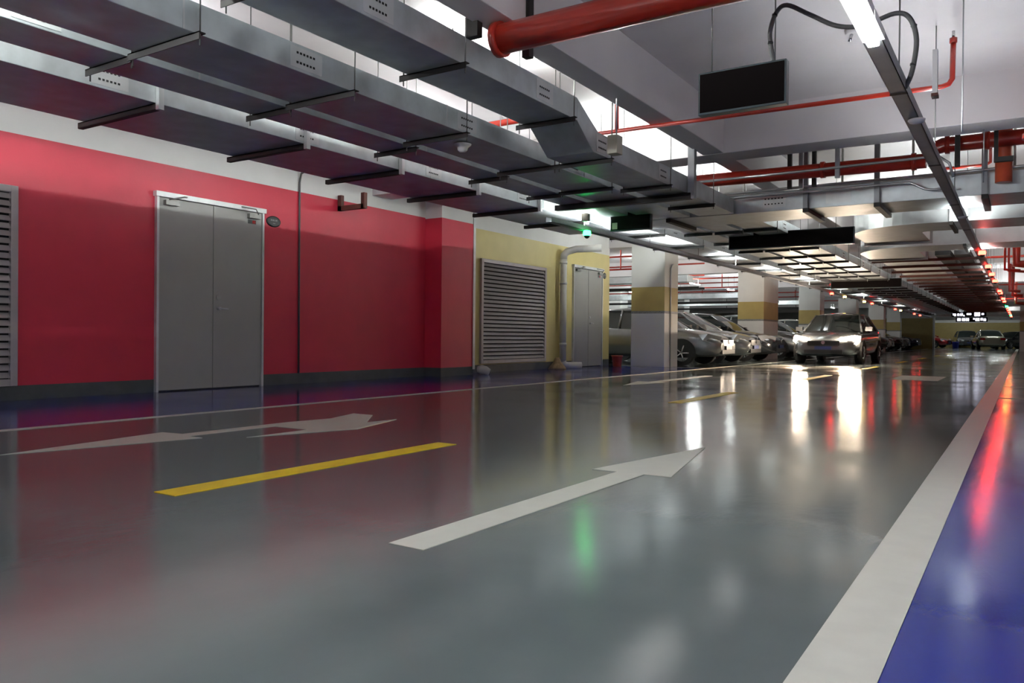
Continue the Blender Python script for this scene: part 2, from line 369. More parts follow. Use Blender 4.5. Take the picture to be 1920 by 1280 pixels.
# wall bracket with box under the ducts near the conduit
b = MB(); b.box(-8.62, -8.1, 8.5, 8.56, 2.55, 2.62); b.box(-8.15, -8.08, 8.5, 8.56, 2.55, 2.78); b.box(-8.62, -8.55, 8.5, 8.56, 2.55, 2.78)
tag(b.build('wall_bracket', M['rust_redlit']), 'rusty brown U bracket fixed high on the red wall', 'bracket')

# ------------------------------------------------------------------ cable ducts
def slots(b, xr, y, z, dy=.028, s=1):
    for r in range(2):
        for k in range(6): b.box(min(xr, xr+s*.002), max(xr, xr+s*.002), y+k*dy, y+k*dy+.016, z+r*.062, z+r*.062+.014)
def duct(lab, xl, xr, y0, y1, zb, h, brk, vents, m_='galv', rods=True, seam=1.3, channel=False, ext=(.07, .05), grp='cable ducts over the lane'):
    t = thing('cable_duct', lab, 'duct', ((xl+xr)/2, y0, zb), group=grp)
    P_(box(xl, xr, y0, y1, zb, zb+h), 'duct_body', M[m_], t, bevel=.004)
    y = y0+seam
    while y < min(y1, y0+40):
        P_(box(xr, xr+.003, y, y+.012, zb, zb+h), 'seam_strip', M['galv2'], t); y += 2.4
    for v in vents:
        p = P_(box(xr+.0005, xr+.0022, v-.05, v+.22, zb+.02, zb+h-.02), 'vent_panel', M['galv2'], t)
        b = MB(); slots(b, xr+.0022, v, zb+h*.28)
        o = b.build('vent_slots', M['hole'], p)
        o.matrix_parent_inverse = p.matrix_parent_inverse.copy(); 
        o.matrix_parent_inverse = Matrix.Translation(-Vector(t.location)) @ Matrix.Identity(4)
        o.matrix_parent_inverse = Matrix.Identity(4)
    for y in brk:
        b = MB(); b.box(xl-ext[0], xr+ext[1], y, y+.042, zb-.008, zb-.001); b.box(xl-ext[0], xr+ext[1], y, y+.006, zb-.045, zb-.001)
        if channel: b.box(xl-ext[0], xr+ext[1], y+.036, y+.042, zb-.045, zb-.001); b.box(xl-ext[0], xr+ext[1], y, y+.042, zb-.047, zb-.041)
        k = P_(b, 'bracket', M['dark'], t)
        if rods:
            for xx in (xl-.045, xr+.03):
                o = MB().tube([(xx, y+.02, zb-.075), (xx, y+.02, ZS-.003)], .005, 6).build('rod', M['rod'], k)
        if channel:
            o = box(xr+.004, xr+.045, y, y+.042, zb-.05, zb+h+.03).build('strut', M['galv2'], k)
    return t
HB = .20
duct('upper duct nearest the lane, ending in a downward step', -3.82, -3.33, -4, 6.18, 2.615, HB, [-.2, 1.35, 2.9, 4.45, 6.05], [3.53, 5.53])
# step + lower run
t = thing('cable_duct', 'lower duct after the step, nearest the lane', 'duct', (-3.57, 6.2, 2.4), group='cable ducts over the lane')
b = MB(); x0, x1 = -3.82, -3.33
prof = [(6.18, 2.617), (6.5, 2.40), (10.7, 2.40), (10.7, 2.60), (6.6, 2.60), (6.18, 2.813)]
a = [b.b.verts.new((x0, y, z)) for y, z in prof]; c = [b.b.verts.new((x1, y, z)) for y, z in prof]
b.b.faces.new(a); b.b.faces.new(c[::-1])
for k in range(6): b.b.faces.new((a[k], a[(k+1) % 6], c[(k+1) % 6], c[k]))
P_(b, 'duct_body', M['galv'], t, bevel=.004)
P_(box(x1+.0005, x1+.0022, 6.36+.2, 6.6+.2, 2.42, 2.58), 'vent_panel', M['galv2'], t); b = MB(); slots(b, x1+.0022, 6.6, 2.456); P_(b, 'vent_slots', M['hole'], t)
P_(box(x1+.0005, x1+.0022, 8.05, 8.32, 2.42, 2.58), 'vent_panel', M['galv2'], t); b = MB(); slots(b, x1+.0022, 8.1, 2.456); P_(b, 'vent_slots', M['hole'], t)
for y in (6.8, 8.3, 9.75):
    b = MB(); b.box(x0-.08, x1+.05, y, y+.042, 2.392, 2.399); b.box(x0-.08, x1+.05, y, y+.006, 2.355, 2.399); k = P_(b, 'bracket', M['dark'], t)
    for xx in (x0-.05, x1+.03): MB().tube([(xx, y+.02, 2.33), (xx, y+.02, ZS-.003)], .005, 6).build('rod', M['rod'], k)
duct('second duct from the lane, with rusty tint near the viewer', -4.53, -3.95, -4, 10.7, 2.4, .175, [-.9, .3, 1.55, 2.77, 4.0, 5.32, 6.8, 8.1], [3.52, 5.30, 7.2], seam=1.9)
duct('narrow duct squeezed between two wider ducts', -5.04, -4.65, -4, 10.7, 2.4, .16, [.2, 1.5, 2.79, 4.05, 5.5, 7.0, 8.2], [2.18, 8.6], seam=2.5)
duct('duct nearest the red wall on cantilever brackets', -6.38, -5.40, -4, 11.6, 2.4, .19, [.6, 2.05, 3.47, 4.9, 6.18, 7.55, 8.95, 10.3], [3.04, 4.86, 6.67, 8.5], rods=False, channel=True, ext=(.08, .0), seam=1.1)
duct('duct with bright side running along the row of columns', -5.95, -5.05, 11.7, 62, 2.42, .26, [12.4+1.9*i for i in range(26)], [12.9+2.6*i for i in range(14)], m_='galv2', seam=.9)
for nm, a_, b_, y in (('first of three ducts continuing beyond the cross duct, lane side', -3.70, -3.24, 11.8), ('middle of three ducts continuing beyond the cross duct', -4.20, -3.80, 11.8), ('last of three ducts continuing beyond the cross duct, column side', -4.72, -4.30, 11.8)):
    duct(nm, a_, b_, y, 60, 2.42, .18, [y+.7+1.5*i for i in range(31)] if b_ == -3.24 else [y+.8+1.5*i for i in range(16)], [y+1.2+2.5*i for i in range(10)] if b_ == -3.24 else [], rods=(b_ == -3.24), seam=.8, ext=(.03, .03))
for i, (x, y) in enumerate(((-5.0, 15.2), (-5.0, 18.1), (-5.0, 22.3), (-5.0, 27))):
    t = thing('sprinkler_drop', '%s thin red sprinkler drop beside the bright side of the column duct' % ORD[i], 'sprinkler', (x, y, 2.75), group='sprinkler drops by the column duct')
    MB().tube([(0, 0, 0), (0, 0, ZS-2.753)], .018, 8).build('pipe_body', M['redpipe'], t); MB().tube([(0, 0, .0), (0, 0, -.05)], .012, 8).build('head', M['chrome'], t)
# big trapeze at the first cross beam
t = thing('trapeze_hanger', 'wide dark trapeze bar with heavy strut carrying three ducts', 'hanger', (-4.2, 8.9, 2.35))
b = MB(); b.box(-5.1, -3.28, 8.88, 8.96, 2.325, 2.395); P_(b, 'crossbar', M['dark'], t)
P_(MB().box(-3.32, -3.24, 8.9, 8.98, 2.33, 2.95), 'strut', M['tray'], t)
# cross duct
t = thing('cross_duct', 'broad dark duct crossing the lane behind the first cross beam', 'duct', (-1, 11.2, 2.4))
P_(box(-5.0, 6.4, 10.76, 11.68, 2.4, 2.66), 'duct_body', M['galv'], t, bevel=.005)
P_(box(-2.95, -2.66, 10.757, 10.76, 2.45, 2.63), 'vent_panel', M['galv2'], t)
b = MB()
for r in range(2):
    for k in range(6): b.box(-2.93+k*.044, -2.93+k*.044+.02, 10.754, 10.757, 2.49+r*.07, 2.505+r*.07)
P_(b, 'vent_slots', M['hole'], t)
for x in (-4.3, -2.42, -1.57, -.42, 1.6):
    k = P_(box(x, x+.07, 10.68, 11.75, 2.345, 2.398), 'crossbar', M['dark'], t)
    MB().box(x, x+.06, 10.69, 10.75, 2.40, 3.35).build('strut', M['tray'], k)
P_(box(-2.15, -1.85, 10.755, 10.759, 2.44, 2.60), 'patch_panel', M['galv2'], t)
# rounded air ducts
def airduct(lab, y0, y1, xl, yend, z0, z1, inner):
    t = thing('air_duct', lab, 'duct', (xl, y0, z0)); R = y1-y0+inner; wdt = y1-y0
    cx, cyy = xl+R, y0+R; out = [(6.4, y0)]; inn = [(6.4, y1)]
    for k in range(13):
        a = -math.pi/2-k*math.pi/24
        out.append((cx+R*math.cos(a), cyy+R*math.sin(a))); inn.append((cx+inner*math.cos(a), cyy+inner*math.sin(a)))
    out.append((xl, yend)); inn.append((xl+wdt, yend))
    b = MB(); n = len(out)
    for z, fl in ((z0, 0), (z1, 1)):
        for k in range(n-1): b.face([(*out[k], z), (*out[k+1], z), (*inn[k+1], z), (*inn[k], z)])
    for L_ in (out, inn):
        for k in range(n-1): b.face([(*L_[k], z0), (*L_[k+1], z0), (*L_[k+1], z1), (*L_[k], z1)])
    b.face([(*out[-1], z0), (*inn[-1], z0), (*inn[-1], z1), (*out[-1], z1)])
    bmesh.ops.remove_doubles(b.b, verts=b.b.verts, dist=.0005)
    P_(b, 'duct_body', M['galv2'], t)
    q = MB(); q.box(xl-.04, xl+wdt+.04, yend-.03, yend+.03, z0-.04, z1+.03); P_(q, 'flange', M['louvre'], t)
    for x in (-.9, .5, 2.2):
        k = P_(box(x, x+.05, y0-.06, y1+.06, z0-.05, z0-.002), 'bracket', M['dark'], t)
        MB().box(x, x+.045, y0-.055, y0-.01, z0-.05, ZS-.003).build('strut', M['galv2'], k)
    return t
airduct('pale air duct with a rounded bend behind the cross duct', 12.95, 13.95, -2.35, 15.3, 2.40, 2.72, .12)
airduct('second pale air duct with rounded bend turning down the lane', 16.05, 17.1, -2.75, 18.4, 2.40, 2.74, .12)
t = thing('air_duct', 'long wide duct over the right half of the lane on many crossbars', 'duct', (-1.7, 18.5, 2.45))
P_(box(-2.72, -1.7, 18.5, 58, 2.46, 2.74), 'duct_body', M['galv2'], t)
for i in range(24):
    y = 19.2+1.6*i
    k = P_(box(-2.85, -.78, y, y+.07, 2.40, 2.455), 'crossbar', M['rust_redlit'], t)  # red LED light on the bars is put into their colour
    if i < 12: MB().tube([(-.82, y+.03, 2.38), (-.82, y+.03, ZS-.003)], .007, 6).build('rod', M['rod'], k); MB().tube([(-2.8, y+.03, 2.38), (-2.8, y+.03, ZS-.003)], .007, 6).build('rod', M['rod'], k)
for i, xx in enumerate((-1.55, -1.2)):
    tag(box(xx, xx+.28, 18.6, 58, 2.46, 2.56).build('cable_tray', M['dark']), ('dark cable tray beside the long wide duct, duct side', 'dark cable tray beside the long wide duct, right side')[i], 'tray')

# ------------------------------------------------------------------ lamp trays and lamps
def lamptray(lab, x, y0, y1, wd=.045, lip=2.27):
    t = thing('lamp_tray', lab, 'tray', (x, y0, 2.2))
    b = MB()
    b.box(x-wd, x+wd, y0, y1, 2.20, 2.206); b.box(x-wd, x-wd+.004, y0, y1, 2.20, lip); b.box(x+wd-.004, x+wd, y0, y1, 2.20, lip)
    P_(b, 'channel', M['tray'], t)
    y = y0+1.0
    while y < min(y1, 45):
        P_(MB().tube([(x, y, 2.206), (x, y, ZS-.003)], .005, 6), 'rod', M['rod'], t)
        P_(box(x-wd-.004, x+wd+.004, y-.02, y+.02, 2.197, 2.199), 'clip', M['dark'], t); y += 2.35
lamptray('grey lamp tray running down the lane above the wide white line', -.65, 4.33, 66)
lamptray('grey lamp tray hung below the bright ducts by the columns', -5.24, 8.97, 60)
lamptray('unseen broad lamp tray added behind the viewer to shade the lower wall', -5.24, -6, 2.2, wd=.22, lip=2.262)  # added out of view, widened so its lamps reach only the upper wall
def lamp(x, y, z, lab, grp, along='y', L_=1.2, tm='tube'):
    t = thing('tube_lamp', lab, 'lamp', (x, y, z), group=grp)
    if along == 'x': t.rotation_euler = (0, 0, math.pi/2)
    MB().tube([(0, -L_/2+.03, 0), (0, L_/2-.03, 0)], .014, 10).build('tube', M[tm], t)
    s = MB(); s.box(-.02, .02, -L_/2, -L_/2+.03, -.02, .02); s.box(-.02, .02, L_/2-.03, L_/2, -.02, .02); s.build('end_cap', M['white_pl'], t)
    return t
# visible tubes under the right tray, then unseen ones added to light the floor
for i, (ya, yb) in enumerate(((3.99, 4.30), (2.75, 3.97), (0.9, 2.1), (-1.6, -.4), (-4.1, -2.9))):
    t = thing('tube_lamp', ('short bright lamp tube at the near end of the right lamp tray', 'long bright lamp tube leaving the frame at top right', 'added unseen lamp tube overhead just right of the viewer', 'added unseen lamp tube overhead behind the viewer', 'last added unseen lamp tube behind the viewer')[i], 'lamp', (-.64, (ya+yb)/2, 2.175))
    P_(box(-.668, -.612, ya, yb, 2.160, 2.188), 'tube', M['tube2'], t, bevel=.008)
    P_(box(-.69, -.59, ya, yb, 2.190, 2.235), 'housing', M['white_pl'], t)
    for yy in (ya+.1, yb-.1): P_(MB().tube([(-.64, yy, 2.235), (-.64, yy, ZS-.003)], .005, 6), 'rod', M['rod'], t)
for i, y in enumerate((6.7, 8.2, 12.0, 17.5, 22.5, 28, 34, 40, 47, 55)):
    lamp(-.65, y, 2.245, '%s lamp tube lying in the right lamp tray' % ORD[i], 'lamp tubes in the right tray', tm='tube5' if y < 9 else 'tube')
for i, y in enumerate((.3, -1.0, -2.3, -3.6, -4.9, 9.8, 11.4, 13.2, 16.5, 20, 24, 28.5, 33, 38, 44, 51)):  # tubes left of and behind the viewer are added to light the red wall
    lamp(-5.24, y, 2.262 if y < 3 else 2.245, '%s lamp tube on the left tray line, those out of view added' % ORD[i], 'lamp tubes in the left tray', tm='tube4' if y < 3 else 'tube')
for i, (x, y) in enumerate(((-4.23, 5.94), (-4.25, 1.8), (-4.3, 12.6), (-1.8, 14.9), (-1.9, 24), (3.5, 3), (3.5, 14), (-4.3, 9.0), (-6.15, 3.6), (-6.15, 7.2), (-6.15, .6))):  # row nearest the red wall is added to brighten the ceiling
    t = lamp(x, y, 2.98, '%s lamp tube hung above the cable ducts, wall-side ones added for the ceiling' % ORD[i], 'lamp tubes above the ducts', tm='tube5' if x == -6.15 else 'tube3')
    if i != 1: MB().box(-.10, .10, -.62, .62, -.035, -.03).build('tray', M['tray'], t)  # opaque tray added to send the lamp's light up only
    MB().tube([(0, -.4, .0), (0, -.4, ZS-2.983)], .006, 6).build('rod', M['rod'], t); MB().tube([(0, .4, .0), (0, .4, ZS-2.983)], .006, 6).build('rod', M['rod'], t)
for i, y in enumerate((16.3, 22.6, 31, 39.6, 49)):
    t = lamp(-6.6, y, 2.99, '%s lamp tube on a short tray beside the row of columns' % ORD[i], 'lamp tubes by the columns', tm='tube' if y != 16.3 else 'tube3', L_=1.2 if y != 16.3 else .9)
    MB().box(-.28 if y == 13.3 else -.07, .07, -.7, .7, -.075, -.07).build('tray', M['tray'], t)
    for yy in (-.6, .6): MB().tube([(.05, yy, -.07), (.05, yy, ZS-2.993)], .005, 6).build('rod', M['rod'], t)
k_ = 0
for x in (-10.5, -15.0, -20.5):
    for y in (20, 24.5, 29, 33.5, 38, 46, 55):
        t = lamp(x, y, 2.75, '%s lamp tube over the parking bays behind the columns' % (ORD[k_]), 'lamp tubes over the rear bays'); k_ += 1
        MB().tube([(0, -.4, .0), (0, -.4, ZS-2.753)], .006, 6).build('rod', M['rod'], t); MB().tube([(0, .4, .0), (0, .4, ZS-2.753)], .006, 6).build('rod', M['rod'], t)
for i, (x, y) in enumerate(((-1.5, 68), (-5, 78.5))):  # lamps added to brighten the dark far end
    lamp(x, y, 3.375, '%s added ceiling lamp tube brightening the far crossing' % ORD[i], 'far lamps', 'x')
lamp(-3.4, 76, 3.375, 'added lamp tube brightening the far crossing, left', 'far lamps', 'x'); lamp(1.5, 76, 3.375, 'added lamp tube brightening the far crossing, right', 'far lamps', 'x')

# bay indicator lamps
def indicator(x, y, z, m_, lab, grp):
    t = thing('indicator_light', lab, 'indicator light', (x, y, z), group=grp)
    MB().lathe([(.05, .0), (.055, -.02), (.055, -.055), (.045, -.065)], 16).build('lens', M[m_], t)
    MB().lathe([(.045, -.066), (.035, -.09), (.015, -.105)], 12).build('sensor', M['black'], t)
    MB().box(-.03, .03, -.03, .03, .0, .012).build('base', M['white_pl'], t)
ry = [15.3, 18.2, 20.4, 22.7, 27.4, 28.6, 32.5, 34.8, 40, 42.5, 45, 48, 51, 54, 57]
for i, y in enumerate(ry):
    g = 'ledgreen' if i in (8, 13) else 'ledred'
    indicator(-.58, y, 2.188, g, '%s indicator light under the right lamp tray, %s' % (ORD[i], 'green' if g == 'ledgreen' else 'red'), 'indicator lights under the right tray')
for i, (y, g) in enumerate(((9.9, 'ledgreen'), (26.9, 'ledred'), (29.1, 'ledyellow'), (33.1, 'ledyellow'), (35, 'ledred'), (42, 'ledred'), (44, 'ledyellow'), (50, 'ledred'), (53, 'ledred'))):
    indicator(-5.16, y, 2.188, g, '%s indicator light under the left lamp tray, %s' % (ORD[i], g[3:]), 'indicator lights under the left tray')
indicator(-3.35, 21, 2.37, 'ledred', 'lone red indicator light under the middle ducts', None) if False else None

# ------------------------------------------------------------------ hanging displays
def sign(x0, x1, y, z0, h, lab, cat='sign', d=.07, rods=True, text=None, sticker=False):
    t = thing('hanging_display', lab, cat, ((x0+x1)/2, y, z0)); w_ = (x1-x0)/2
    b = MB(); e = .012
    b.box(-w_, w_, 0, d, 0, h); b.build('casing', M['frame'], t, bevel=.004)
    MB().box(-w_+e, w_-e, -.003, -.0005, e*1.3, h-e).build('screen', M['screen'], t)
    if rods:
        for s in (-1, 1): MB().tube([(s*w_*.72, d/2, h), (s*w_*.72, d/2, ZS-z0-.003)], .005, 6).build('rod', M['rod'], t)
    if text:
        q = MB()
        for (a, c, zz0, zz1) in text: q.box(-w_+2*w_*a, -w_+2*w_*c, -.008, -.004, h*zz0, h*zz1)
        q.build('lit_text', M['ledtext'], t)
    if sticker: MB().box(-w_+.03, -w_+.11, -.006, -.0035, .03, .12).build('sticker', M['sticker'], t)
    return t
sign(-1.86, -1.28, 5.17, 2.2, .285, 'black display panel hung near the bright lamp tube, with looping cable')
sign(-4.92, -4.31, 10.15, 2.19, .29, 'small black display with pink sticker hung below the ducts', sticker=True)
sign(-4.22, -2.23, 13.3, 2.2, .27, 'long black display bar hung across the lane, nearer of two')
sign(-4.85, -2.93, 25.1, 2.2, .27, 'long black display bar further down the lane')
tx = [(.04, .08, .3, .7), (.08, .13, .15, .85), (.17, .23, .2, .85), (.25, .33, .2, .85), (.35, .38, .1, .35), (.44, .57, .35, .65), (.66, .74, .15, .85), (.75, .82, .15, .85), (.86, .93, .35, .65)]
sign(-3.9, -1.94, 58.8, 2.2, .36, 'far display bar with lit white text', text=tx)
tx2 = [(.05, .16, .2, .8), (.2, .3, .2, .8), (.32, .42, .2, .8), (.55, .6, .5, .8), (.62, .75, .2, .8), (.78, .85, .3, .8), (.87, .95, .2, .7)]
sign(-4.1, -2.1, 66.0, 2.02, .34, 'lower display bar with lit white text behind the far one', text=tx2)
# looping conduit
def smooth(pts, n=6):
    p = [Vector(q) for q in pts]; p = [p[0]]+p+[p[-1]]; out = []
    for i in range(1, len(p)-2):
        for k in range(n):
            t_ = k/n; a, b_, c, d = p[i-1], p[i], p[i+1], p[i+2]
            out.append(.5*((2*b_)+(-a+c)*t_+(2*a-5*b_+4*c-d)*t_*t_+(-a+3*b_-3*c+d)*t_**3))
    out.append(p[-2]); return out
t = thing('looping_cable', 'thick grey flexible cable looping from the black display to the lamp tray', 'cable', (-1.37, 5.2, 2.49))
cp_ = [(-1.37, 5.2, 2.49), (-1.385, 5.2, 2.58), (-1.39, 5.19, 2.68), (-1.35, 5.18, 2.79), (-1.28, 5.17, 2.82), (-1.14, 5.17, 2.73), (-.98, 5.18, 2.63), (-.83, 5.2, 2.61), (-.66, 5.2, 2.645), (-.58, 5.2, 2.60), (-.545, 5.22, 2.47), (-.57, 5.25, 2.30), (-.61, 5.27, 2.21)]
P_(MB().tube(smooth(cp_), .0145, 10), 'cable_body', M['flex'], t)
for a in ((-1.388, 5.19, 2.60), (-1.36, 5.18, 2.77), (-.56, 5.215, 2.55), (-.565, 5.245, 2.33)):
    P_(MB().tube([a, (a[0]+.002, a[1], a[2]+.014)], .0175, 10), 'tie', M['black'], t)

# ------------------------------------------------------------------ fire pipes
def pipe(lab, pts, r, m_='redpipe', cat='pipe', name='fire_pipe', flanges=(), n=20, grp=None):
    t = thing(name, lab, cat, pts[0], group=grp)
    P_(MB().tube(pts, r, n), 'pipe_body', M[m_], t)
    for a, d in flanges:
        a = Vector(a); d = Vector(d).normalized()
        P_(MB().tube([a, a+d*.05], r*1.18, n), 'coupling', M[m_], t)
    return t
pipe('thick red pipe crossing overhead in front of the first beam', [(-3.12, 4.6, 2.775), (6.3, 4.6, 2.775)], .103, flanges=[((-3.12, 4.6, 2.775), (1, 0, 0)), ((-1.2, 4.6, 2.775), (1, 0, 0))])
tag(box(-3.32, -3.22, 4.5, 4.56, 2.8, ZS).build('steel_strut', M['dark']), 'dark steel strut at the end of the thick red pipe', 'strut')
tag(box(-3.04, -2.98, 4.8, 4.86, 2.70, ZS).build('steel_strut', M['dark']), 'second steel strut just behind the end of the thick red pipe', 'strut')
t = pipe('thin red sprinkler pipe below the ceiling with an upturned right end', [(-3.85, 7.6, 2.875), (-.60, 7.6, 2.845), (-.545, 7.6, 2.86), (-.52, 7.6, 2.90), (-.515, 7.6, 3.2)], .022, n=12)
P_(MB().tube([(-.515, 7.6, 3.2), (-.515, 7.6, 3.24)], .03, 10), 'sprinkler_base', M['redpipe'], t); P_(MB().tube([(-.515, 7.6, 3.24), (-.515, 7.6, 3.30)], .012, 8), 'sprinkler_head', M['chrome'], t)
P_(MB().tube([(-3.62, 7.6, 2.87), (-3.62, 7.6, 3.38)], .022, 12), 'riser', M['redpipe'], t)
pipe('thick red pipe behind the first cross beam, left part', [(-3.75, 10.2, 2.785), (-3.7, 10.2, 2.785), (-.95, 10.2, 2.755)], .085, flanges=[((-1.1, 10.2, 2.757), (1, 0, 0)), ((-2.1, 10.2, 2.77), (1, 0, 0))])
pipe('thick red pipe section stepped higher at right behind the beam', [(-.93, 10.45, 2.80), (-.90, 10.45, 2.93), (-.80, 10.45, 2.965), (-.1, 10.45, 2.965), (.3, 10.45, 2.965)], .088, flanges=[((-.78, 10.45, 2.965), (1, 0, 0)), ((-.38, 10.45, 2.965), (1, 0, 0))])
pipe('orange red upright pipe standing behind the cross duct at right', [(-.2, 10.6, 2.50), (-.2, 10.6, 3.39)], .085, m_='orange')
pipe('tall red pipe dropping at the right edge of frame', [(.10, 8.9, 3.38), (.10, 8.9, 2.56), (.10, 8.95, 2.46), (.12, 9.05, 2.42), (.3, 9.2, 2.42)], .105, flanges=[((.10, 8.9, 2.6), (0, 0, 1))])
tag(MB().box(-.28, -.1, 9.95, 10.02, 2.62, 2.67).box(-.28, -.24, 9.95, 10.02, 2.67, ZS-.003).build('steel_bracket', M['dark']), 'dark steel bracket beside the tall red pipe', 'bracket')
pipe('thin red pipe stub with upturned end behind the right tray', [(-1.0, 11.9, 2.97), (-.42, 11.9, 2.97), (-.37, 11.9, 3.0), (-.37, 11.9, 3.2)], .02, n=10)
pipe('silver conduit running in front of the red pipe', [(-3.6, 9.98, 2.73), (-2.2, 9.98, 2.735), (-.95, 9.98, 2.75), (-.80, 9.98, 2.74), (-.70, 9.98, 2.66), (-.66, 10.0, 2.5)], .016, 'conduit', 'conduit', 'conduit', n=10)
pipe('silver conduit along the top of the cross duct', [(-4.4, 10.66, 2.66), (6, 10.66, 2.70)], .018, 'conduit', 'conduit', 'conduit', n=10)
pipe('silver conduit bending across the face of the cross duct', [(-3.3, 10.62, 2.59), (-1.25, 10.62, 2.60), (-1.15, 10.62, 2.59), (-1.0, 10.6, 2.5), (-.92, 10.6, 2.485), (-.68, 10.6, 2.49)], .014, 'conduit', 'conduit', 'conduit', n=10)
t = pipe('white pipe on drop rods above the cross duct', [(-2.6, 11.3, 2.745), (6, 11.3, 2.80)], .024, 'pvc', 'pipe', 'white_pipe', n=10)
for x in (-2.05, -1.2, -.1): P_(MB().tube([(x, 11.3, 2.76), (x, 11.3, ZS)], .016, 8), 'drop_rod', M['pvc'], t)
for i, (x, y) in enumerate(((-2.55, 10.4), (-2.42, 10.45), (-2.25, 10.4), (-1.9, 10.0), (-.65, 10.0))):
    tag(MB().box(x, x+.05, y, y+.05, 2.62, ZS).build('steel_strut', M['tray' if i % 2 else 'dark']), '%s steel strut from the left behind the first cross beam' % ORD[i].replace('nearest', 'first'), 'strut', 'struts behind the first beam')
for i, (x, y) in enumerate(((-.42, 7.2), (-.36, 9.6))):
    tag(MB().tube([(x, y, 2.35), (x, y, ZS-.003)], .006, 6).build('threaded_rod', M['conduit']), ('long thin rod hanging right of the lamp tray', 'thin rod hanging beside the right red pipe')[i], 'rod')
t = thing('wall_plate', 'narrow white box hanging beside the right lamp tray', 'box', (-.70, 5.9, 2.35)); P_(box(-.52, -.49, 5.9, 5.96, 2.33, 2.62), 'body', M['white_pl'], t); P_(box(-.525, -.485, 5.89, 5.97, 2.31, 2.33), 'cap', M['rust_redlit'], t)
# smoke detectors, boxes
def dome(x, y, z, r, lab, prof=None):
    o = MB().lathe(prof or [(r*.25, -.03), (r*.8, -.022), (r, -.008), (r, 0)], 20).build('sensor_dome', M['white_pl']); o.location = (x, y, z); tag(o, lab, 'sensor'); return o
dome(-4.17, 5.62, 2.392, .07, 'white bell shaped sensor hanging under the second duct', [(.012, -.075), (.028, -.07), (.042, -.055), (.05, -.03), (.075, -.01), (.078, 0)])
dome(-.62, 6.0, 2.196, .055, 'white disc sensor under the near part of right lamp tray')
dome(-.62, 11.0, 2.196, .055, 'white disc sensor under the right lamp tray below the cross duct')
t = thing('ceiling_sprinkler', 'small sprinkler and sensor on the ceiling beside the looping cable', 'sprinkler', (-1.28, 7.4, ZS)); MB().lathe([(.05, -.04), (.06, 0)], 14).build('base', M['white_pl'], t); MB().tube([(0, 0, -.04), (-.02, 0, -.10)], .014, 8).build('head', M['chrome'], t)
t = thing('junction_box', 'beige junction box hanging in front of the stepped duct', 'box', (-3.17, 6.62, 2.38))
MB().box(-.05, .05, -.06, .06, 0, .17).build('body', M['beige'], t, bevel=.004)
MB().tube([(0, .03, .17), (0, .03, ZS-2.38)], .008, 8).build('conduit', M['conduit'], t)
t = thing('junction_box', 'small beige junction box above the green indicator', 'box', (-5.0, 9.55, 2.27)); MB().box(-.05, .05, -.03, .03, 0, .10).build('body', M['beige'], t, bevel=.004); MB().tube([(0, 0, .10), (0, 0, ZS-2.27)], .004, 6).build('rod', M['rod'], t)
tag(box(-.10, .6, 5.0, 5.9, 3.02, 3.30).build('equipment_tray', M['galv']), 'grey metal box end at the top right corner', 'box')
tag(MB().tube([(-5.0, 2.9, 3.0), (-5.0, 2.9, ZS-.02)], .02, 8).build('red_riser', M['redpipe']), 'short red riser seen between near ducts', 'pipe')
pipe('red branch pipe above the duct bank seen through a gap', [(-6.5, 7.1, 3.0), (-3.85, 7.1, 3.0)], .035, n=12)
pipe('thin red riser above the upper duct near the top of frame', [(-4.3, 5.3, 3.0), (-4.3, 5.3, 3.38)], .02, n=10)

# distant sprinkler grid behind the columns
n_ = 0
for y in (20.5, 23.5, 29.5, 32, 37, 41, 46):
    for z in ((2.98, 2.62) if y < 35 else (2.8,)):
        t = pipe('%s thin red sprinkler pipe crossing behind the columns' % ORD[n_], [(-25.98, y, z), (-8.2, y, z)], .025, n=8, grp='sprinkler pipes behind the columns'); n_ += 1
        for x in (-22, -18, -13, -9.6): P_(MB().tube([(x, y, z), (x, y, z+.33 if z < 2.9 else ZS-.003)], .02, 8), 'riser', M['redpipe'], t)
for i, (y, z) in enumerate(((22.3, 2.35), (31.2, 2.3), (39.5, 2.35))):
    dct = duct('%s grey duct crossing the bays behind the columns' % ORD[i], -25, -8.3, y, y+.5, z, .2, [], [], grp='ducts behind the columns')
    for x in (-22, -17, -12, -9): P_(MB().tube([(x, y+.25, z+.2), (x, y+.25, ZS-.003)], .008, 6), 'rod', M['rod'], dct)
    t = thing('cable_ladder', '%s dark cable ladder crossing the bays behind the columns' % ORD[i], 'tray', (-16, y+1.2, z-.1), group='ladders behind the columns')
    P_(box(-25, -8.3, y+1.0, y+1.03, z-.15, z-.08), 'rail', M['dark'], t); P_(box(-25, -8.3, y+1.5, y+1.53, z-.15, z-.08), 'rail', M['dark'], t)
    b = MB()
    for k in range(28): b.box(-24.8+k*.6, -24.76+k*.6, y+1.03, y+1.5, z-.14, z-.1)
    P_(b, 'rungs', M['dark'], t)
    for x in (-21, -17, -13, -9.5): P_(MB().tube([(x, y+1.25, z-.12), (x, y+1.25, ZS)], .012, 6), 'rod', M['dark'], t)
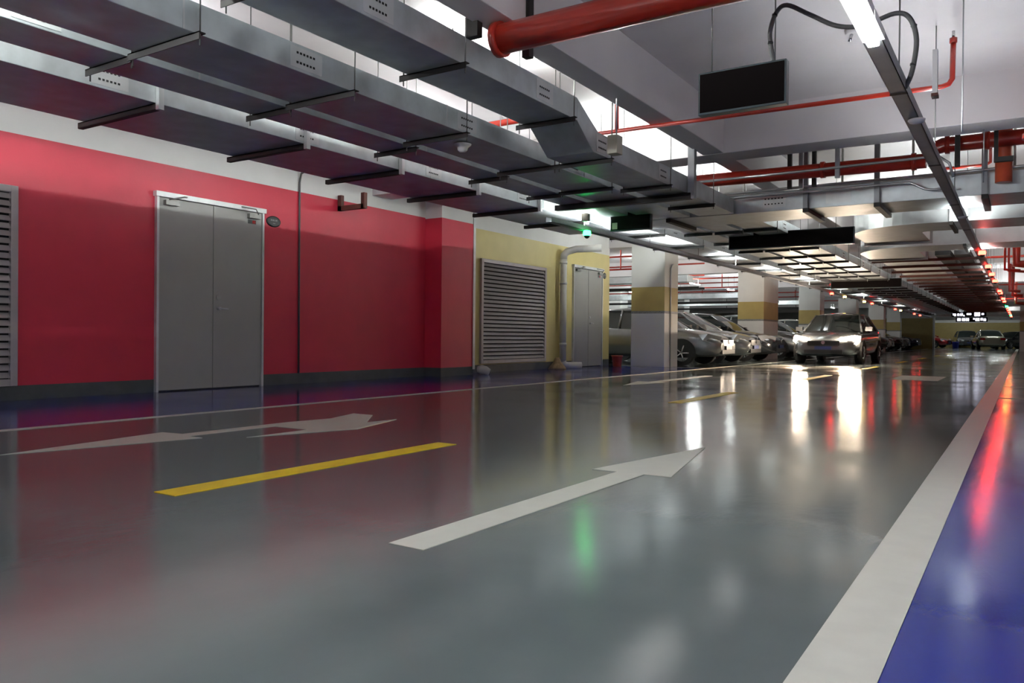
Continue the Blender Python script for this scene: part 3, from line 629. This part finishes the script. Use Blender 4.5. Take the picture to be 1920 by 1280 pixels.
# red risers far right
for i, (x, y, r) in enumerate(((-.35, 21, .03), (-.28, 21.4, .03), (-.12, 19.5, .09), (.1, 19.6, .09), (-.36, 30, .05), (-.3, 33, .06), (-.25, 40, .07))):
    pipe('%s red pipe dropping right of the far lamp tray' % ORD[i], [(x, y, 3.38), (x, y, 2.3), (x+.3, y, 2.27)], r, n=12, grp='red droppers at the right')
for i, y in enumerate((24, 36, 48)):
    pipe('%s far thin red pipe crossing the lane above the ducts' % ORD[i], [(-3.0, y, 2.86), (5, y, 2.86)], .03, n=8, grp='far red pipes crossing the lane')
tag(box(-6, 6.4, 64, 65, 2.35, 2.7).build('cross_duct', M['galv2']), 'pale duct crossing the far end of the lane', 'duct')
tag(box(-6, 6.4, 72, 73, 2.3, 2.6).build('cross_duct', M['galv2']), 'last pale duct crossing beyond the lit displays', 'duct')

# ------------------------------------------------------------------ cars (nose towards +x, origin on the ground)
SEC = [(-2.28, .60, .42, .80), (-2.22, .78, .30, .93), (-1.9, .87, .24, 1.00), (-1.35, .90, .22, 1.0), (-.6, .905, .20, .97), (.3, .905, .20, .94), (1.0, .90, .22, .93), (1.5, .885, .22, .87), (1.95, .84, .22, .78), (2.2, .74, .26, .68), (2.32, .58, .34, .58)]
def body_mb():
    b = MB(); rings = []
    for x, hw, z0, z1 in SEC:
        h = z1-z0
        half = [(0, z0), (hw*.80, z0), (hw*.97, z0+h*.15), (hw, z0+h*.45), (hw*.985, z0+h*.72), (hw*.93, z0+h*.90), (hw*.80, z1), (hw*.4, z1+.025), (0, z1+.035)]
        full = half+[(-y, z) for y, z in half[-2:0:-1]]
        rings.append([b.b.verts.new((x, y, z)) for y, z in full])
    n = len(rings[0])
    for p, q in zip(rings, rings[1:]):
        for k in range(n): fc = b.b.faces.new((p[k], p[(k+1) % n], q[(k+1) % n], q[k])); fc.smooth = True
    b.b.faces.new(rings[0]); b.b.faces.new(rings[-1][::-1])
    return b
CAB = dict(wb=(1.12, .93), wt=(.34, 1.40), rt=(-.95, 1.40), rb=(-1.82, 1.0), bw=.80, tw=.60)
def cab(x, z, w_): return (x, w_, z)
def cabin_parts():
    wb, wt, rt_, rb = CAB['wb'], CAB['wt'], CAB['rt'], CAB['rb']; bw, tw = CAB['bw'], CAB['tw']
    roof = MB()       # crowned roof shell with pillars
    g = []
    for i in range(7):
        t_ = i/6; x = wt[0]+(rt_[0]-wt[0])*t_; zc = 1.40+.055*math.sin(math.pi*t_)
        g.append([roof.b.verts.new((x, y*tw, zc+.035*(1-y*y)-(.02 if abs(y) > .99 else 0))) for y in (-1, -.6, -.2, .2, .6, 1)])
    for a, c in zip(g, g[1:]):
        for k in range(5): roof.b.faces.new((a[k], a[k+1], c[k+1], c[k])).smooth = True
    g2 = [[roof.b.verts.new((v.co.x, v.co.y, v.co.z-.04)) for v in r] for r in g]
    for a, c in zip(g2, g2[1:]):
        for k in range(5): roof.b.faces.new((a[k], c[k], c[k+1], a[k+1]))
    for r, r2 in ((g[0], g2[0]), (g[-1], g2[-1])):
        for k in range(5): roof.b.faces.new((r[k], r[k+1], r2[k+1], r2[k]))
    for c_ in (0, 5):
        for k in range(6): roof.b.faces.new((g[k][c_], g[k+1][c_], g2[k+1][c_], g2[k][c_]))
    for s in (-1, 1):
        roof.tube([(wb[0]+.02, s*(bw-.01), wb[1]-.03), (wt[0], s*tw, wt[1]-.01)], .028, 6)
        roof.tube([(rb[0]-.02, s*(bw-.04), rb[1]-.05), (rt_[0], s*tw, rt_[1]-.01)], .05, 6)
        roof.tube([(-.35, s*(bw+.015), .93), (-.33, s*(tw+.005), 1.41)], .03, 6)
    ws = MB(); rw = MB(); sw = []
    def pane(b, quad, n=6, bulge=(0, 0, 0)):
        q = [Vector(p) for p in quad]; gg = []
        for i in range(n+1):
            row = []
            for j in range(n+1):
                u, v = i/n, j/n; p = (q[0]*(1-u)+q[1]*u)*(1-v)+(q[3]*(1-u)+q[2]*u)*v
                p = p+Vector(bulge)*math.sin(math.pi*u)*(.4+.6*math.sin(math.pi*v)); row.append(b.b.verts.new(p))
            gg.append(row)
        for i in range(n):
            for j in range(n): b.b.faces.new((gg[i][j], gg[i+1][j], gg[i+1][j+1], gg[i][j+1])).smooth = True
    pane(ws, [(wb[0], -bw, wb[1]-.03), (wb[0], bw, wb[1]-.03), (wt[0], tw, wt[1]), (wt[0], -tw, wt[1])], bulge=(.09, 0, .03))
    pane(rw, [(rb[0], -bw+.04, rb[1]-.05), (rb[0], bw-.04, rb[1]-.05), (rt_[0], tw, rt_[1]), (rt_[0], -tw, rt_[1])], bulge=(-.07, 0, .03))
    for s in (-1, 1):
        b = MB(); pane(b, [(wb[0], s*bw, .90), (rb[0], s*(bw-.04), .93), (rt_[0], s*tw, rt_[1]), (wt[0], s*tw, wt[1])], bulge=(0, s*.02, 0)); sw.append(b)
    return roof, ws, rw, sw
def wheel_parts(x, s):
    ty = MB(); ty.tube([(x, s*.70, .315), (x, s*.895, .315)], .315, 24)
    arch = MB(); n = 16
    ring = [(x+.375*math.cos(math.pi*k/n), .30+.375*math.sin(math.pi*k/n)) for k in range(n+1)]
    pts = [(x-.375, .20)]+ring[::-1]+[(x+.375, .20)]
    arch.face([(p, s*.907, z) for p, z in pts]); arch.face([(p, s*.80, z) for p, z in pts])
    rim = MB(); rim.tube([(x, s*.893, .315), (x, s*.90, .315)], .21, 20)
    for k in range(5):
        a = 2*math.pi*k/5; rim.tube([(x, s*.905, .315), (x+.2*math.cos(a), s*.903, .315+.2*math.sin(a))], .022, 6)
    return ty, arch, rim
MESH = {}
def car_protos():
    def keep(k, b, m_, smoothsub=False):
        o = b.build(k, m_); MESH[k] = o.data; bpy.data.objects.remove(o)
    keep('body', body_mb(), PAINT['silver'])
    roof, ws, rw, sw = cabin_parts()
    keep('roof', roof, PAINT['silver']); keep('windshield', ws, M['glass']); keep('rear_window', rw, M['glass'])
    keep('side_window_a', sw[0], M['glass']); keep('side_window_b', sw[1], M['glass'])
    for i, (x, s) in enumerate(((1.42, 1), (1.42, -1), (-1.38, 1), (-1.38, -1))):
        ty, ar, rim = wheel_parts(x, s); keep('tyre%d' % i, ty, M['tyre']); keep('arch%d' % i, ar, M['hole']); keep('rim%d' % i, rim, M['chrome'])
    for i, s in enumerate((1, -1)):
        b = MB()
        pts = [(2.21, s*.44, .60), (2.24, s*.44, .72), (2.03, s*.74, .78), (1.86, s*.835, .76), (1.95, s*.835, .64), (2.10, s*.72, .58)]
        b.face(pts); c = Vector((1.9, s*.55, .66))
        vs = [Vector(p)+(Vector(p)-c).normalized()*.05 for p in pts]; b.face(vs[::-1])
        for k in range(6): b.face([pts[k], pts[(k+1) % 6], vs[(k+1) % 6], vs[k]])
        keep('headlight%d' % i, b, M['lens'])
        b = MB(); b.box(-2.29, -2.12, min(s*.48, s*.80), max(s*.48, s*.80), .72, .88); keep('taillight%d' % i, b, M['tail'])
        b = MB(); b.box(.78, .98, min(s*.86, s*1.04), max(s*.86, s*1.04), .93, 1.05); keep('mirror%d' % i, b, PAINT['silver'])
        b = MB(); b.lathe([(.055, -.03), (.06, .03)], 14); bmesh.ops.rotate(b.b, verts=b.b.verts, cent=(0, 0, 0), matrix=Matrix.Rotation(math.pi/2, 3, 'Y')); bmesh.ops.translate(b.b, verts=b.b.verts, vec=(2.21, s*.58, .40)); keep('fog%d' % i, b, M['lens'])
    b = MB(); b.box(2.20, 2.345, -.40, .40, .50, .515)
    for k in range(4): b.box(2.25, 2.338, -.38, .38, .53+k*.03, .542+k*.03)
    b.box(2.2, 2.325, -.42, .42, .52, .65); keep('grille', b, M['black'])
    b = MB(); b.box(2.18, 2.34, -.5, .5, .30, .40); keep('air_intake', b, M['black'])
    b = MB(); b.box(2.342, 2.352, -.22, .22, .405, .5); keep('licence_plate', b, M['plate'])
    b = MB(); b.tube([(2.32, 0, .60), (2.35, 0, .60)], .05, 14); keep('badge', b, M['chrome'])
car_protos()
BODYM = {}
def car(x, y, rz, colour, lab, lit=False, grp='parked cars', plates=True, scale=1.0, hi=1.0):
    t = thing('car', lab, 'car', (x, y, 0.0), rz, grp); t.scale = (scale, scale, scale*hi)
    def add(nm, key, parent=t, paint=False, m_=None):
        if paint or m_:
            kk = (key, colour if paint else m_)
            if kk not in BODYM:
                me = MESH[key].copy(); me.materials.clear(); me.materials.append(PAINT[colour] if paint else M[m_]); BODYM[kk] = me
            me = BODYM[kk]
        else: me = MESH[key]
        o = bpy.data.objects.new(nm, me); C.objects.link(o); o.parent = parent; return o
    o = add('body', 'body', paint=True)
    add('roof', 'roof', paint=True); add('windshield', 'windshield'); add('rear_window', 'rear_window'); add('side_window', 'side_window_a'); add('side_window', 'side_window_b')
    for i in range(4):
        wh = add('wheel', 'tyre%d' % i); add('rim', 'rim%d' % i, wh); add('wheel_arch', 'arch%d' % i)
    for i in range(2):
        hl = add('headlight', 'headlight%d' % i, m_='headglow' if lit else None); add('tail_light', 'taillight%d' % i); add('side_mirror', 'mirror%d' % i, paint=True)
        add('fog_light', 'fog%d' % i, m_='fogglow' if lit else None)
    add('grille', 'grille'); add('air_intake', 'air_intake'); add('badge', 'badge'); add('licence_plate', 'licence_plate')
    return t
NX = -8.55
bays = [(19.8, 'silver', 1.0), (22.35, 'silver', 1.0), (24.75, 'black', 1.0), (29.3, 'silver', 1.05), (32.0, 'grey', 1.0), (36.8, 'white', 1.06), (39.3, 'black', 1), (41.7, 'white', 1),
        (45.4, 'silver', 1.08), (48.0, 'grey', 1), (50.6, 'white', 1), (54.9, 'black', 1), (57.8, 'silver', 1), (62.6, 'blue', 1), (65.2, 'grey', 1)]
for i, (y, c, h_) in enumerate(bays):
    bay = sum(1 for q in cols if q < y)
    names = ['', 'first', 'second', 'third', 'fourth', 'fifth', 'sixth']
    car(NX+random.uniform(-.1, .1), y, 0, c, '%s car parked nose out past the %s column, number %s of the row' % (c, names[bay], ORD[i].replace('nearest', 'one')), hi=h_)
# cars across the far end
car(-7.6, 80.0, -.3, 'red', 'dark red car parked at the far end just right of the white corner post')
car(-4.2, 81.0, -1.4, 'grey', 'grey car at the far end left of the moving pale saloon', hi=1.05)
car(-.6, 80.3, math.pi+.9, 'black', 'black car at the far end right of the pale saloon')
car(-2.2, 70.0, math.pi/2+.17, 'champagne', 'pale saloon seen from behind at the far end of the lane', grp=None)
car(2.62, 57, math.pi, 'white', 'white car at the far right edge beside the brown column')
for i, (x, y, c) in enumerate(((-14.5, 22.5, 'white'), (-14.4, 31, 'silver'), (-14.6, 39.8, 'black'))):
    car(x-4, y, math.pi, c, '%s car parked across the second aisle behind the columns' % c)
o = MB().lathe([(.20, 0), (.25, .5), (.27, .52), (.24, .56)], 16).build('plastic_bin', M['bluepl']); o.location = (-4.6, 74.2, .003); tag(o, 'small blue plastic bin standing at the far crossing', 'bin')

# the oncoming car whose lamps light the lane
hc = car(-4.6, 25.2, -math.pi/2, 'silver', 'silver car driving towards the viewer with glowing warm headlights', lit=True, grp=None)
for i, s in enumerate((1, -1)):
    ld = bpy.data.lights.new('headlight_beam', 'SPOT'); ld.energy = SPOT; ld.color = (1.0, .66, .42); ld.spot_size = math.radians(30); ld.spot_blend = .6; ld.shadow_soft_size = .06
    lo = bpy.data.objects.new('headlight_beam', ld); C.objects.link(lo); lo.parent = hc
    lo.location = (2.36, s*.62, .66); lo.rotation_euler = (0, math.radians(-90+7.5)+math.pi, math.radians(0))
    d = Vector((1, 0, -.27)); lo.rotation_euler = d.to_track_quat('-Z', 'Y').to_euler()
